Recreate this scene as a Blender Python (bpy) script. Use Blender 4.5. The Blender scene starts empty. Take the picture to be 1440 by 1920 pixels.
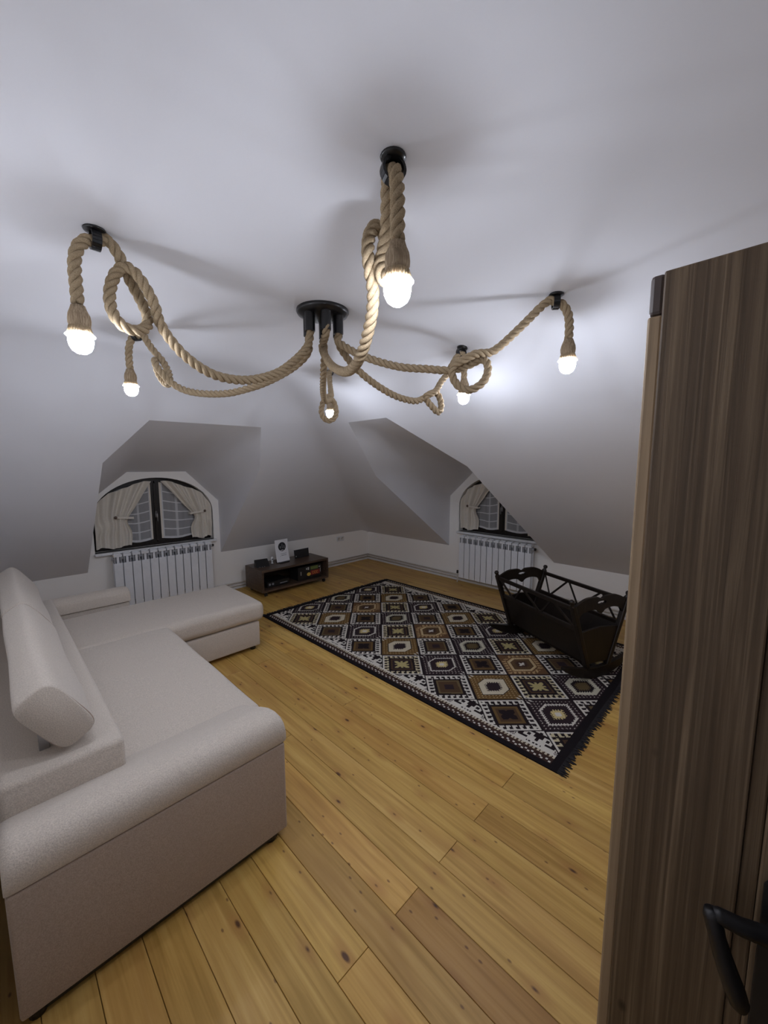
import bpy, bmesh, math, random
import numpy as np
from mathutils import Vector, Matrix
random.seed(7)
rng = np.random.default_rng(7)
PI = math.pi
scene = bpy.context.scene
C = scene.collection

# ------------------------------------------------------------------ camera
F_PX, YAW, PITCH, ROLL = 734.08, 0.777547, -0.115666, -0.0015
CAM = Vector((0, 0, 1.6))
fwd = Vector((math.cos(YAW)*math.cos(PITCH), math.sin(YAW)*math.cos(PITCH), math.sin(PITCH)))
right0 = Vector((math.sin(YAW), -math.cos(YAW), 0))
up0 = right0.cross(fwd)
RIGHT = right0*math.cos(ROLL) + up0*math.sin(ROLL)
UP = -right0*math.sin(ROLL) + up0*math.cos(ROLL)
cd = bpy.data.cameras.new('camera'); cam = bpy.data.objects.new('camera', cd); C.objects.link(cam)
m3 = Matrix((RIGHT, UP, -fwd)).transposed()
cam.matrix_world = Matrix.Translation(CAM) @ m3.to_4x4()
cd.sensor_fit = 'VERTICAL'; cd.sensor_height = 36.0; cd.sensor_width = 27.0
cd.lens = F_PX/1920*36; cd.clip_start = 0.02; cd.clip_end = 60
scene.camera = cam

def ray(px, py):                     # direction through a photo pixel, used only to survey positions
    return (fwd*F_PX + RIGHT*(px-720) - UP*(py-960)).normalized()
def survey(px, py, n, c):            # where that direction meets the plane n.p = c
    d = ray(px, py); n = Vector(n)
    return CAM + d*((c - n.dot(CAM))/n.dot(d))

# ------------------------------------------------------------------ world, exposure
w = bpy.data.worlds.new('world'); scene.world = w; w.use_nodes = True
w.node_tree.nodes['Background'].inputs[0].default_value = (0.05, 0.06, 0.09, 1)
w.node_tree.nodes['Background'].inputs[1].default_value = 0.25
scene.view_settings.view_transform = 'Standard'
scene.view_settings.look = 'None'
scene.view_settings.gamma = 1
scene.view_settings.use_curve_mapping = False
scene.view_settings.exposure = 0.0
BULB_COL = (0.885, 0.935, 1.06, 1)
BULB_STRENGTH = 218.0
scene.cycles.max_bounces = 14; scene.cycles.diffuse_bounces = 9

# ------------------------------------------------------------------ material helpers
class NT:
    def __init__(s, name):
        s.m = bpy.data.materials.new(name); s.m.use_nodes = True
        s.t = s.m.node_tree; s.p = s.t.nodes['Principled BSDF']; s.out = s.t.nodes['Material Output']
    def n(s, typ, **kw):
        nd = s.t.nodes.new(typ)
        for k, v in kw.items():
            if k.startswith('i_'):
                nd.inputs[int(k[2:]) if k[2:].isdigit() else k[2:]].default_value = v
            else: setattr(nd, k, v)
        return nd
    def l(s, a, b): s.t.links.new(a, b)
    def ramp(s, src, stops, interp='LINEAR'):
        r = s.n('ShaderNodeValToRGB'); e = r.color_ramp; e.interpolation = interp
        while len(e.elements) < len(stops): e.elements.new(0.5)
        for el, (p, c) in zip(e.elements, stops): el.position = p; el.color = (*c, 1) if len(c) == 3 else c
        s.l(src, r.inputs[0]); return r.outputs[0]
    def mix(s, fac, a, b, blend='MIX'):
        x = s.n('ShaderNodeMix', data_type='RGBA', blend_type=blend)
        for sock, v in ((x.inputs[0], fac), (x.inputs[6], a), (x.inputs[7], b)):
            if isinstance(v, (int, float)): sock.default_value = v
            elif isinstance(v, tuple): sock.default_value = (*v, 1) if len(v) == 3 else v
            else: s.l(v, sock)
        return x.outputs[2]
    def math(s, op, a, b=0.0):
        x = s.n('ShaderNodeMath', operation=op)
        for sock, v in ((x.inputs[0], a), (x.inputs[1], b)):
            if isinstance(v, (int, float)): sock.default_value = v
            else: s.l(v, sock)
        return x.outputs[0]
    def vec(s, scale=(1, 1, 1), rnd=0.0, coord='Object'):
        tc = s.n('ShaderNodeTexCoord'); mp = s.n('ShaderNodeMapping'); mp.inputs['Scale'].default_value = scale
        src = tc.outputs[coord]
        if rnd:
            oi = s.n('ShaderNodeObjectInfo'); cb = s.n('ShaderNodeCombineXYZ')
            q = s.math('MULTIPLY', oi.outputs['Random'], rnd)
            for i in range(3): s.l(q, cb.inputs[i])
            ad = s.n('ShaderNodeVectorMath', operation='ADD'); s.l(src, ad.inputs[0]); s.l(cb.outputs[0], ad.inputs[1]); src = ad.outputs[0]
        s.l(src, mp.inputs[0]); return mp.outputs[0]
    def noise(s, v, scale=5, detail=4, rough=.5, dist=0):
        x = s.n('ShaderNodeTexNoise'); s.l(v, x.inputs['Vector'])
        x.inputs['Scale'].default_value = scale; x.inputs['Detail'].default_value = detail
        x.inputs['Roughness'].default_value = rough; x.inputs['Distortion'].default_value = dist
        return x.outputs[0]
    def bump(s, h, strength=.3, dist=.002):
        b = s.n('ShaderNodeBump'); b.inputs['Strength'].default_value = strength; b.inputs['Distance'].default_value = dist
        s.l(h, b.inputs['Height']); s.l(b.outputs[0], s.p.inputs['Normal']); return b
    def set(s, col=None, rough=None, metal=None, spec=None):
        if col is not None:
            if isinstance(col, tuple): s.p.inputs['Base Color'].default_value = (*col, 1)
            else: s.l(col, s.p.inputs['Base Color'])
        if rough is not None: s.p.inputs['Roughness'].default_value = rough
        if metal is not None: s.p.inputs['Metallic'].default_value = metal
        if spec is not None: s.p.inputs['Specular IOR Level'].default_value = spec
        return s

def plain(name, col, rough=.5, metal=0, spec=.5, var=.08, scale=30):
    t = NT(name); v = t.vec((1, 1, 1)); nz = t.noise(v, scale, 3)
    c = t.ramp(nz, [(.3, tuple(x*(1-var) for x in col)), (.7, tuple(min(1, x*(1+var)) for x in col))])
    return t.set(c, rough, metal, spec).m

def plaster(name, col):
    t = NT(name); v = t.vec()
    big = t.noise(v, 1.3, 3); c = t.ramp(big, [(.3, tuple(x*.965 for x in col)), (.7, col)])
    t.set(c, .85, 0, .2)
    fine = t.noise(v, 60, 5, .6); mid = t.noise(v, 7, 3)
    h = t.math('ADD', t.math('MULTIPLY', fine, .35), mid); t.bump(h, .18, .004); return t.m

def pine(name):
    t = NT(name)
    v1 = t.vec((42, 1.6, 42), 61.0); v2 = t.vec((9, 1.1, 9), 61.0); v3 = t.vec((7.5, 3.0, 1), 43.0)
    g = t.noise(v1, 1.0, 5, .55, .4)
    base = t.ramp(g, [(.34, (.43, .262, .066)), (.52, (.575, .365, .105)), (.70, (.65, .435, .145))])
    patch = t.noise(v2, 1.2, 3, .5, .8)
    base = t.mix(t.ramp(patch, [(.42, (0, 0, 0)), (.74, (.75, .75, .75))]), base, (.42, .235, .065))
    # knots
    dn = t.noise(t.vec((14, 14, 14), 61.0), 1.0, 2)
    vo = t.n('ShaderNodeTexVoronoi', voronoi_dimensions='2D', feature='F1'); vo.inputs['Randomness'].default_value = 1.0
    vo.inputs['Scale'].default_value = 1.0; t.l(v3, vo.inputs['Vector'])
    dist = t.math('ADD', vo.outputs['Distance'], t.math('MULTIPLY', t.math('SUBTRACT', dn, .5), .07))
    sep = t.n('ShaderNodeSeparateColor'); t.l(vo.outputs['Color'], sep.inputs[0])
    on = t.math('LESS_THAN', sep.outputs[0], .55)
    small = t.math('MULTIPLY', sep.outputs[1], .05)
    dist = t.math('ADD', dist, small)
    k1 = t.ramp(dist, [(.03, (1, 1, 1)), (.072, (.0, .0, .0))]); k2 = t.ramp(dist, [(.05, (.75, .75, .75)), (.26, (0, 0, 0))])
    f2 = t.math('MULTIPLY', k2, on); f1 = t.math('MULTIPLY', k1, on)
    c = t.mix(f2, base, (.42, .22, .065)); c = t.mix(f1, c, (.10, .045, .02))
    vd = t.n('ShaderNodeTexVoronoi', voronoi_dimensions='2D', feature='F1'); vd.inputs['Scale'].default_value = 1.0
    t.l(t.vec((17, 8.5, 1), 29.0), vd.inputs['Vector']); sd = t.n('ShaderNodeSeparateColor'); t.l(vd.outputs['Color'], sd.inputs[0])
    dd = t.math('MULTIPLY', t.ramp(vd.outputs['Distance'], [(.035, (.8, .8, .8)), (.085, (0, 0, 0))]), t.math('LESS_THAN', sd.outputs[0], .22))
    c = t.mix(dd, c, (.16, .075, .03))
    oi = t.n('ShaderNodeObjectInfo')
    br = t.ramp(oi.outputs['Random'], [(0, (.84, .80, .74)), (.5, (1, 1, 1)), (1, (1.0, .94, .86))])
    c = t.mix(1.0, c, br, 'MULTIPLY'); c = t.mix(1.0, c, oi.outputs['Color'], 'MULTIPLY')
    t.set(c, .42, 0, .35); t.bump(g, .12, .001); return t.m

def darkwood(name, a, b, c3, scale=(38, 38, 1.4), rough=.55, knots=True, bump=.25):
    t = NT(name)
    v1 = t.vec(scale, 17.0); g = t.noise(v1, 1, 6, .6, .7)
    base = t.ramp(g, [(.28, a), (.5, b), (.72, c3)])
    pv = t.noise(t.vec(tuple(s*.13 for s in scale), 17.0), 1.5, 3)
    base = t.mix(t.ramp(pv, [(.4, (0, 0, 0)), (.75, (.6, .6, .6))]), base, a)
    if knots:
        vo = t.n('ShaderNodeTexVoronoi', feature='F1'); vo.inputs['Scale'].default_value = 1
        t.l(t.vec((11, 11, 6.5), 17.0), vo.inputs['Vector'])
        k = t.ramp(vo.outputs['Distance'], [(.04, (.9, .9, .9)), (.11, (0, 0, 0))])
        sp = t.n('ShaderNodeSeparateColor'); t.l(vo.outputs['Color'], sp.inputs[0]); k = t.math('MULTIPLY', k, t.math('LESS_THAN', sp.outputs[0], .4))
        base = t.mix(k, base, tuple(x*.5 for x in a))
    t.set(base, rough, 0, .35); t.bump(g, bump, .0015); return t.m

def fabric(name, col, weave=420, strength=.35):
    t = NT(name); v = t.vec()
    n1 = t.noise(v, weave, 2, .6); n2 = t.noise(v, 5, 3)
    c = t.ramp(n1, [(.3, tuple(x*.78 for x in col)), (.7, tuple(min(1, x*1.1) for x in col))])
    c = t.mix(t.ramp(n2, [(.35, (0, 0, 0)), (.8, (.22, .22, .22))]), c, tuple(x*.86 for x in col))
    t.set(c, .95, 0, .15)
    t.p.inputs['Sheen Weight'].default_value = .25
    h = t.math('ADD', n1, t.math('MULTIPLY', t.noise(v, 45, 3), .8)); t.bump(h, strength, .003); return t.m

def rope_mat(name):
    t = NT(name); v = t.vec()
    n1 = t.noise(v, 500, 3, .65); n2 = t.noise(v, 60, 3)
    c = t.ramp(n1, [(.3, (.20, .145, .09)), (.55, (.38, .295, .19)), (.75, (.52, .42, .29))])
    c = t.mix(t.ramp(n2, [(.35, (0, 0, 0)), (.8, (.45, .45, .45))]), c, (.30, .22, .13))
    t.set(c, .95, 0, .1); t.bump(n1, .7, .002); return t.m

def sheer_mat(name):
    t = NT(name)
    tc = t.n('ShaderNodeTexCoord'); sx = t.n('ShaderNodeSeparateXYZ'); t.l(tc.outputs['UV'], sx.inputs[0])
    def stripe(sock, n, wd):
        f = t.math('FRACT', t.math('MULTIPLY', sock, n)); return t.math('LESS_THAN', f, wd)
    hs = stripe(sx.outputs[1], 6.0, .12); vs = stripe(sx.outputs[0], 1.7, .10)
    edge = t.math('GREATER_THAN', sx.outputs[0], .93)
    e2 = t.math('LESS_THAN', sx.outputs[1], .04)
    al = t.math('MAXIMUM', t.math('MAXIMUM', hs, t.math('MULTIPLY', vs, .6)), t.math('MAXIMUM', edge, e2))
    alpha = t.math('ADD', t.math('MULTIPLY', al, .42), .40)
    t.set((.74, .74, .76), .9, 0, .1); t.l(alpha, t.p.inputs['Alpha']); return t.m

def attr_mat(name):
    t = NT(name); a = t.n('ShaderNodeAttribute', attribute_name='col')
    v = t.vec(); n1 = t.noise(v, 330, 2)
    c = t.mix(1.0, a.outputs['Color'], t.ramp(n1, [(.3, (.78, .78, .78)), (.7, (1, 1, 1))]), 'MULTIPLY')
    t.set(c, .95, 0, .08); t.bump(n1, .5, .003); return t.m

def emit(name, col, strength):
    t = NT(name); t.set((.9, .9, .9), .4)
    t.p.inputs['Emission Color'].default_value = col; t.p.inputs['Emission Strength'].default_value = strength; return t.m

def glass(name):
    t = NT(name); t.set((.55, .6, .68), .05, 0, .5)
    t.p.inputs['Transmission Weight'].default_value = 1.0; t.p.inputs['IOR'].default_value = 1.3; return t.m

M = dict(
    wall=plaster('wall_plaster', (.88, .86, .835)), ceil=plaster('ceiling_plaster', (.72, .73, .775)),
    pine=pine('pine_boards'), subfloor=plain('subfloor', (.05, .032, .018), .9),
    door=darkwood('stained_door_wood', (.058, .037, .021), (.120, .081, .048), (.25, .180, .112), (95, 95, 1.3), bump=.6),
    lip=darkwood('light_rebate_wood', (.20, .14, .085), (.32, .23, .14), (.42, .31, .20)),
    stand=darkwood('walnut_veneer', (.045, .028, .02), (.085, .055, .038), (.13, .085, .06), (1.6, 40, 40), .35, False, .1),
    cradle=darkwood('dark_cradle_wood', (.007, .0045, .0035), (.011, .007, .005), (.018, .011, .008), (30, 30, 3), .38, False, .1),
    window=darkwood('dark_window_wood', (.008, .006, .005), (.014, .010, .008), (.022, .016, .013), (30, 30, 3), .4, False, .1),
    sofa=fabric('sofa_fabric', (.575, .51, .445), 240, .55), sofa_shaded=fabric('sofa_fabric_shaded', (.40, .315, .255), 300, .3),  # second tone: same sofa fabric with the end panel's shade painted in
    drape=fabric('drape_fabric', (.74, .69, .61), 300, .2), sheer=sheer_mat('sheer_lace'),
    rope=rope_mat('jute_rope'), tassel=darkwood('jute_fibre', (.15, .105, .065), (.32, .24, .155), (.50, .40, .28), (330, 330, 16), .95, False, .8), black=plain('black_metal', (.008, .008, .009), .28, 0, .5, .2),
    iron=plain('black_iron', (.012, .011, .012), .45, .3, .5, .25), plastic=plain('black_plastic', (.012, .012, .013), .35),
    white=plain('white_enamel', (.72, .73, .75), .35, 0, .5, .02), rad=plain('radiator_enamel', (.76, .78, .82), .38, 0, .5, .02),
    grille=plain('radiator_core', (.42, .43, .46), .6), pipe=plain('painted_pipe', (.62, .59, .55), .5),
    steel=plain('steel', (.35, .35, .36), .3, .9), cap=plain('brown_cap', (.05, .035, .03), .5),
    paper=plain('paper', (.80, .80, .83), .7, 0, .3, .01), print_dark=plain('print_dark', (.03, .03, .035), .8, 0, .2, .5, 60),
    print_grey=plain('print_grey', (.25, .25, .27), .8), red=plain('red_print', (.22, .02, .02), .5), yellow=plain('yellow_print', (.62, .42, .08), .5),
    green=plain('green_print', (.16, .20, .06), .4), amber=plain('amber_print', (.65, .28, .06), .5), silver=plain('silver_print', (.55, .55, .55), .4),
    rug=attr_mat('rug_wool'), fringe=plain('fringe_wool', (.012, .010, .012), .95), glass=glass('window_glass'),
    brass=plain('curtain_button', (.12, .08, .06), .5),
    bulb=emit('lit_bulb', BULB_COL, BULB_STRENGTH))
t = NT('frosted_rim'); t1 = t.n('ShaderNodeBsdfTranslucent'); t2 = t.n('ShaderNodeBsdfTransparent'); t3 = t.n('ShaderNodeMixShader')
t1.inputs[0].default_value = (.9, .9, .9, 1); t3.inputs[0].default_value = .5
t.l(t2.outputs[0], t3.inputs[1]); t.l(t1.outputs[0], t3.inputs[2]); t.l(t3.outputs[0], t.out.inputs[0]); M['rim'] = t.m

# ------------------------------------------------------------------ object helpers
def link(o, parent=None):
    C.objects.link(o)
    if parent is not None: o.parent = parent
    return o
def tag(o, label=None, cat=None, group=None, kind=None):
    if label: o['label'] = label
    if cat: o['category'] = cat
    if group: o['group'] = group
    if kind: o['kind'] = kind
    return o
def thing(name, label, cat, loc=(0, 0, 0), rz=0, group=None):
    o = bpy.data.objects.new(name, None); o.location = loc; o.rotation_euler = (0, 0, rz); o.empty_display_size = .1
    link(o); return tag(o, label, cat, group)
def struct(name, kind='structure'):
    o = bpy.data.objects.new(name, None); o.empty_display_size = .1; link(o); o['kind'] = kind; return o

class B:
    def __init__(s): s.bm = bmesh.new(); s.uv = None
    def box(s, x0, x1, y0, y1, z0, z1, mat=None):
        vs = [s.bm.verts.new((x, y, z)) for x in (x0, x1) for y in (y0, y1) for z in (z0, z1)]
        if mat is not None:
            for v in vs: v.co = mat @ v.co
        for f in ((0, 1, 3, 2), (4, 6, 7, 5), (0, 4, 5, 1), (2, 3, 7, 6), (0, 2, 6, 4), (1, 5, 7, 3)):
            s.bm.faces.new([vs[i] for i in f])
        return s
    def bar(s, p0, p1, wd, th, side=None):      # rectangular bar between two points
        p0, p1 = Vector(p0), Vector(p1); d = p1-p0; L = d.length; d.normalize()
        a = Vector(side) if side else (Vector((0, 0, 1)) if abs(d.z) < .9 else Vector((1, 0, 0)))
        x = d.cross(a).normalized(); y = x.cross(d).normalized()
        mt = Matrix((x, y, d)).transposed().to_4x4(); mt.translation = p0
        return s.box(-wd/2, wd/2, -th/2, th/2, 0, L, mt)
    def tube(s, pts, r, n=8, caps=True):
        pts = [Vector(p) for p in pts]; rs = r if isinstance(r, (list, tuple)) else [r]*len(pts)
        T = [(pts[min(i+1, len(pts)-1)]-pts[max(i-1, 0)]).normalized() for i in range(len(pts))]
        a = T[0].orthogonal().normalized(); rings = []
        for i, p in enumerate(pts):
            a = (a - T[i]*a.dot(T[i])).normalized(); b = T[i].cross(a)
            rings.append([s.bm.verts.new(p + (a*math.cos(2*PI*k/n) + b*math.sin(2*PI*k/n))*rs[i]) for k in range(n)])
        for A, D in zip(rings, rings[1:]):
            for k in range(n): s.bm.faces.new((A[k], A[(k+1) % n], D[(k+1) % n], D[k]))
        if caps: s.bm.faces.new(list(reversed(rings[0]))); s.bm.faces.new(rings[-1])
        return s
    def lathe(s, prof, c=(0, 0, 0), n=24, wob=None):    # prof: (r, z), around the vertical through c
        c = Vector(c); rings = []
        for j, (r, z) in enumerate(prof):
            if r < 1e-5: rings.append([s.bm.verts.new(c+Vector((0, 0, z)))])
            else: rings.append([s.bm.verts.new(c+Vector((r*(1+(wob(j, k) if wob else 0))*math.cos(2*PI*k/n), r*(1+(wob(j, k) if wob else 0))*math.sin(2*PI*k/n), z))) for k in range(n)])
        for A, D in zip(rings, rings[1:]):
            for k in range(n):
                k2 = (k+1) % n
                if len(A) == 1 and len(D) == 1: continue
                if len(A) == 1: s.bm.faces.new((A[0], D[k2], D[k]))
                elif len(D) == 1: s.bm.faces.new((A[k], A[k2], D[0]))
                else: s.bm.faces.new((A[k], A[k2], D[k2], D[k]))
        return s
    def prism(s, poly, f, d0, d1):              # poly of (a,b); f(a,b,d) -> point
        A = [s.bm.verts.new(f(a, b, d0)) for a, b in poly]; D = [s.bm.verts.new(f(a, b, d1)) for a, b in poly]
        n = len(poly); s.bm.faces.new(list(reversed(A))); s.bm.faces.new(D)
        for k in range(n): s.bm.faces.new((A[k], A[(k+1) % n], D[(k+1) % n], D[k]))
        return s
    def strip(s, inner, outer, f, d0, d1, closed=False):   # band between two outlines, with thickness
        n = len(inner); q = [[s.bm.verts.new(f(*p, d)) for p in o] for o in (inner, outer) for d in (d0, d1)]
        i0, i1, o0, o1 = q
        R = range(n if closed else n-1)
        for k in R:
            m = (k+1) % n
            s.bm.faces.new((i0[k], i0[m], o0[m], o0[k])); s.bm.faces.new((i1[k], o1[k], o1[m], i1[m]))
            s.bm.faces.new((i0[k], i1[k], i1[m], i0[m])); s.bm.faces.new((o0[k], o0[m], o1[m], o1[k]))
        if not closed:
            for k in (0, n-1): s.bm.faces.new((i0[k], o0[k], o1[k], i1[k]))
        return s
    def grid(s, nu, nv, f, uv=None):
        vs = [[s.bm.verts.new(f(i/nu, j/nv)) for j in range(nv+1)] for i in range(nu+1)]
        lay = s.bm.loops.layers.uv.verify() if uv else None
        for i in range(nu):
            for j in range(nv):
                fc = s.bm.faces.new((vs[i][j], vs[i+1][j], vs[i+1][j+1], vs[i][j+1]))
                if uv:
                    for lp, (a, b) in zip(fc.loops, ((i, j), (i+1, j), (i+1, j+1), (i, j+1))): lp[lay].uv = (a/nu, b/nv)
        return s
    def obj(s, name, mat, parent=None, bevel=0, seg=2, smooth=False, angle=None, org=None):
        bm = s.bm
        bmesh.ops.recalc_face_normals(bm, faces=bm.faces)
        if bevel:
            bmesh.ops.bevel(bm, geom=[e for e in bm.edges if len(e.link_faces) == 2 and e.calc_face_angle(0) > .6], offset=bevel, segments=seg, profile=.5, affect='EDGES', clamp_overlap=True)
        me = bpy.data.meshes.new(name)
        if org is not None: bmesh.ops.translate(bm, verts=bm.verts, vec=-Vector(org))
        bm.to_mesh(me); bm.free()
        if smooth: me.shade_smooth() if angle is None else me.set_sharp_from_angle(angle=angle)
        if smooth and angle is not None:
            me.shade_smooth(); me.set_sharp_from_angle(angle=angle)
        me.materials.append(mat)
        o = bpy.data.objects.new(name, me)
        if org is not None: o.location = org
        return link(o, parent)

def dup(o, parent, loc=None, rot=None):
    c = o.copy(); link(c, parent)
    if loc is not None: c.location = loc
    if rot is not None: c.rotation_euler = rot
    return c

# ------------------------------------------------------------------ room shell
XR, YB, XL, YF, H = 4.595, 4.919, -0.125, -0.70, 2.30
KB, KR, SB, SR = 0.52, 0.478, 0.964, 0.69        # knee heights and roof pitches (back wall, right wall)
def smin(a, b, k):
    h = max(k-abs(a-b), 0.0)/k
    return min(a, b) - h*h*k*.25
def roof(x, y):
    return smin(smin(KB+SB*(YB-y), KR+SR*(XR-x), .09), H, .24)

# dormers: outline on the roof plan (back: points are (x,y)), outline of its window wall (t,z)
DB_plan = [(.66, YB), (.662, 3.766), (.921, 3.43), (1.844, 3.42), (2.03, 3.827), (2.03, YB)]
DB_wall = [(.66, KB), (.66, 1.20), (1.07, 1.545), (1.665, 1.545), (2.03, 1.18), (2.03, KB)]
def rx(z): return XR-(z-KR)/SR
DR_plan = [(XR, 3.213), (rx(1.49), 3.205), (rx(2.003), 2.805), (rx(2.004), 2.32), (rx(1.60), 1.90), (XR, 1.73)]
DR_wall = [(3.213, KR), (3.205, 1.19), (2.83, 1.535), (2.10, 1.535), (1.73, 1.17), (1.73, KR)]

bm = bmesh.new()
xs = np.linspace(XL, XR, 100); ys = np.linspace(YF, YB, 118)
vv = [[bm.verts.new((x, y, roof(x, y))) for y in ys] for x in xs]
for i in range(len(xs)-1):
    for j in range(len(ys)-1): bm.faces.new((vv[i][j], vv[i][j+1], vv[i+1][j+1], vv[i+1][j]))
def inside(p, poly):
    s = 0
    for a, b in zip(poly, poly[1:]+poly[:1]):
        cr = (b[0]-a[0])*(p[1]-a[1])-(b[1]-a[1])*(p[0]-a[0])
        if cr*s < 0: return False
        if abs(cr) > 1e-9: s = 1 if cr > 0 else -1
    return True
for poly in (DB_plan, DR_plan):
    lo = (min(p[0] for p in poly)-.12, min(p[1] for p in poly)-.12); hi = (max(p[0] for p in poly)+.12, max(p[1] for p in poly)+.12)
    for a, b in list(zip(poly, poly[1:])):
        near = [f for f in bm.faces if lo[0] < f.calc_center_median().x < hi[0] and lo[1] < f.calc_center_median().y < hi[1]]
        g = list({e for f in near for e in f.edges}) + list({v for f in near for v in f.verts}) + near
        bmesh.ops.bisect_plane(bm, geom=g, plane_co=(a[0], a[1], 0), plane_no=(b[1]-a[1], a[0]-b[0], 0), dist=1e-5)
    kill = [f for f in bm.faces if inside(f.calc_center_median(), poly)]
    bmesh.ops.delete(bm, geom=kill, context='FACES')
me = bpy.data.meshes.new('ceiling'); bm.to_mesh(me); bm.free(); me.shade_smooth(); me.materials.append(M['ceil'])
ceil = link(bpy.data.objects.new('ceiling', me)); ceil['kind'] = 'structure'

def dormer(name, plan, wall, on_wall):
    b = B(); mouth = [Vector((p[0], p[1], roof(*p) if i not in (0, len(plan)-1) else wall[i][1])) for i, p in enumerate(plan)]
    win = [Vector(on_wall(*q)) for q in wall]
    for k in range(len(plan)-1):
        a0, a1, w0, w1 = mouth[k], mouth[k+1], win[k], win[k+1]
        N = 3
        def mp(u):      # follow the roof surface between the corners
            p = a0.lerp(a1, u)
            if 0 < k < len(plan)-2: p.z = roof(p.x, p.y)
            return p
        b.grid(N, 6, lambda u, v: mp(u).lerp(w0.lerp(w1, u), v))
    bmesh.ops.remove_doubles(b.bm, verts=b.bm.verts, dist=1e-4)
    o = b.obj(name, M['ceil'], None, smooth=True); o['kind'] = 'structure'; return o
dormer('wall_dormer_back', DB_plan, DB_wall, lambda t, z: (t, YB, z))
dormer('wall_dormer_right', DR_plan, DR_wall, lambda t, z: (XR, t, z))

WIN_W, WIN_SILL, WIN_SPR, WIN_RISE = .61, .705, 1.06, .42
def arch(hw=WIN_W, sill=WIN_SILL, spr=WIN_SPR, rise=WIN_RISE, n=28):
    return [(-hw, sill)] + [(-hw*math.cos(PI*k/n), spr+rise*math.sin(PI*k/n)) for k in range(n+1)] + [(hw, sill)]
def wall_arch(name, outline, c, fn):            # knee wall with dormer window wall and an arched opening with its reveal
    b = B(); bm = b.bm
    ov = [bm.verts.new(fn(*p, 0)) for p in outline]; hv = [bm.verts.new(fn(c+p[0], p[1], 0)) for p in arch()]
    es = [bm.edges.new((a, d)) for L in (ov, hv) for a, d in zip(L, L[1:]+L[:1])]
    bmesh.ops.triangle_fill(bm, edges=es, use_beauty=True)
    bk = [bm.verts.new(fn(c+p[0], p[1], .20)) for p in arch()]
    for k in range(len(hv)): m = (k+1) % len(hv); bm.faces.new((hv[k], hv[m], bk[m], bk[k]))
    o = b.obj(name, M['wall'], None); o['kind'] = 'structure'; return o
CB, CR = 1.345, 2.445
wall_arch('wall_back', [(XL, 0), (XL, KB)] + DB_wall + [(XR, KB), (XR, 0)], CB, lambda t, z, d: (t, YB+d, z))
wall_arch('wall_right', [(YB, 0), (YB, KR)] + DR_wall + [(YF, KR), (YF, 0)], CR, lambda t, z, d: (XR+d, t, z))
b = B()
pl = [(YF, 0)] + [(y, roof(XL, y)) for y in np.linspace(YF, YB, 40)] + [(YB, 0)]
b.prism(pl, lambda a, z, d: (XL-d, a, z), 0, .1); o = b.obj('wall_left', M['wall']); o['kind'] = 'structure'
b = B()
xs2 = np.linspace(.93, XR, 30)
b.prism([(.93, 0)] + [(x, roof(x, YF)) for x in xs2] + [(XR, 0)], lambda a, z, d: (a, YF-d, z), 0, .12)
b.box(XL, -.05, YF-.12, YF, 0, H); b.box(-.05, .93, YF-.12, YF, 2.0, H)
o = b.obj('wall_front', M['wall']); o['kind'] = 'structure'

# floor: boards running front to back, every board its own piece
floor = struct('floor')
b = B(); b.box(XL-.05, XR+.1, YF-1.2, YB+.1, -.06, -.02); o = b.obj('subfloor', M['subfloor'], floor)
PW, X0 = .1313, .2465-.1313*3
k = 0; nb = 0
while X0+PW*k < XR:
    xa, xb = X0+PW*k, X0+PW*(k+1)
    js = [.836, 2.86, -1.1] if (k % 2 == 0) else [1.93 if k % 4 == 1 else 3.45, -.25 if k % 4 == 1 else -.4]
    if k in (3, 4): js = [2.6, .1]
    ys_ = sorted([YF-1.15] + [j for j in js if YF-1.1 < j < YB-.3] + [YB+.02])
    for ya, yb in zip(ys_, ys_[1:]):
        g = .0009
        q = B().box(max(xa, XL-.02)+g, min(xb, XR+.03)-g, ya+g, yb-g, -.02, 0)
        o = q.obj('plank', M['pine'], floor, bevel=.0012, seg=1); nb += 1
        v = random.uniform(.88, 1.08); o.color = (v, v*random.uniform(.96, 1.02), v*random.uniform(.92, 1.02), 1)
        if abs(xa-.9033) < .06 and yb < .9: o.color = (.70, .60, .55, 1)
    k += 1

# pipes and narrow pine bead along the knee walls
tr = struct('trim_1'); tr2 = struct('trim_2')
for (z, d) in ((.050, .028), (.088, .024)):
    B().tube([(XL, YB-d, z), (XR-d, YB-d, z)], .011, 8).obj('pipe', M['pipe'], tr, smooth=True)
    B().tube([(XR-d, YB-d, z), (XR-d, YF, z)], .011, 8).obj('pipe', M['pipe'], tr2, smooth=True)
bd = struct('baseboard_back'); B().box(XL, XR, YB-.016, YB, 0, .028).obj('bead', M['white'], bd, bevel=.004)
bd = struct('baseboard_right'); B().box(XR-.016, XR, YF, YB-.016, 0, .028).obj('bead', M['white'], bd, bevel=.004)

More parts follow.
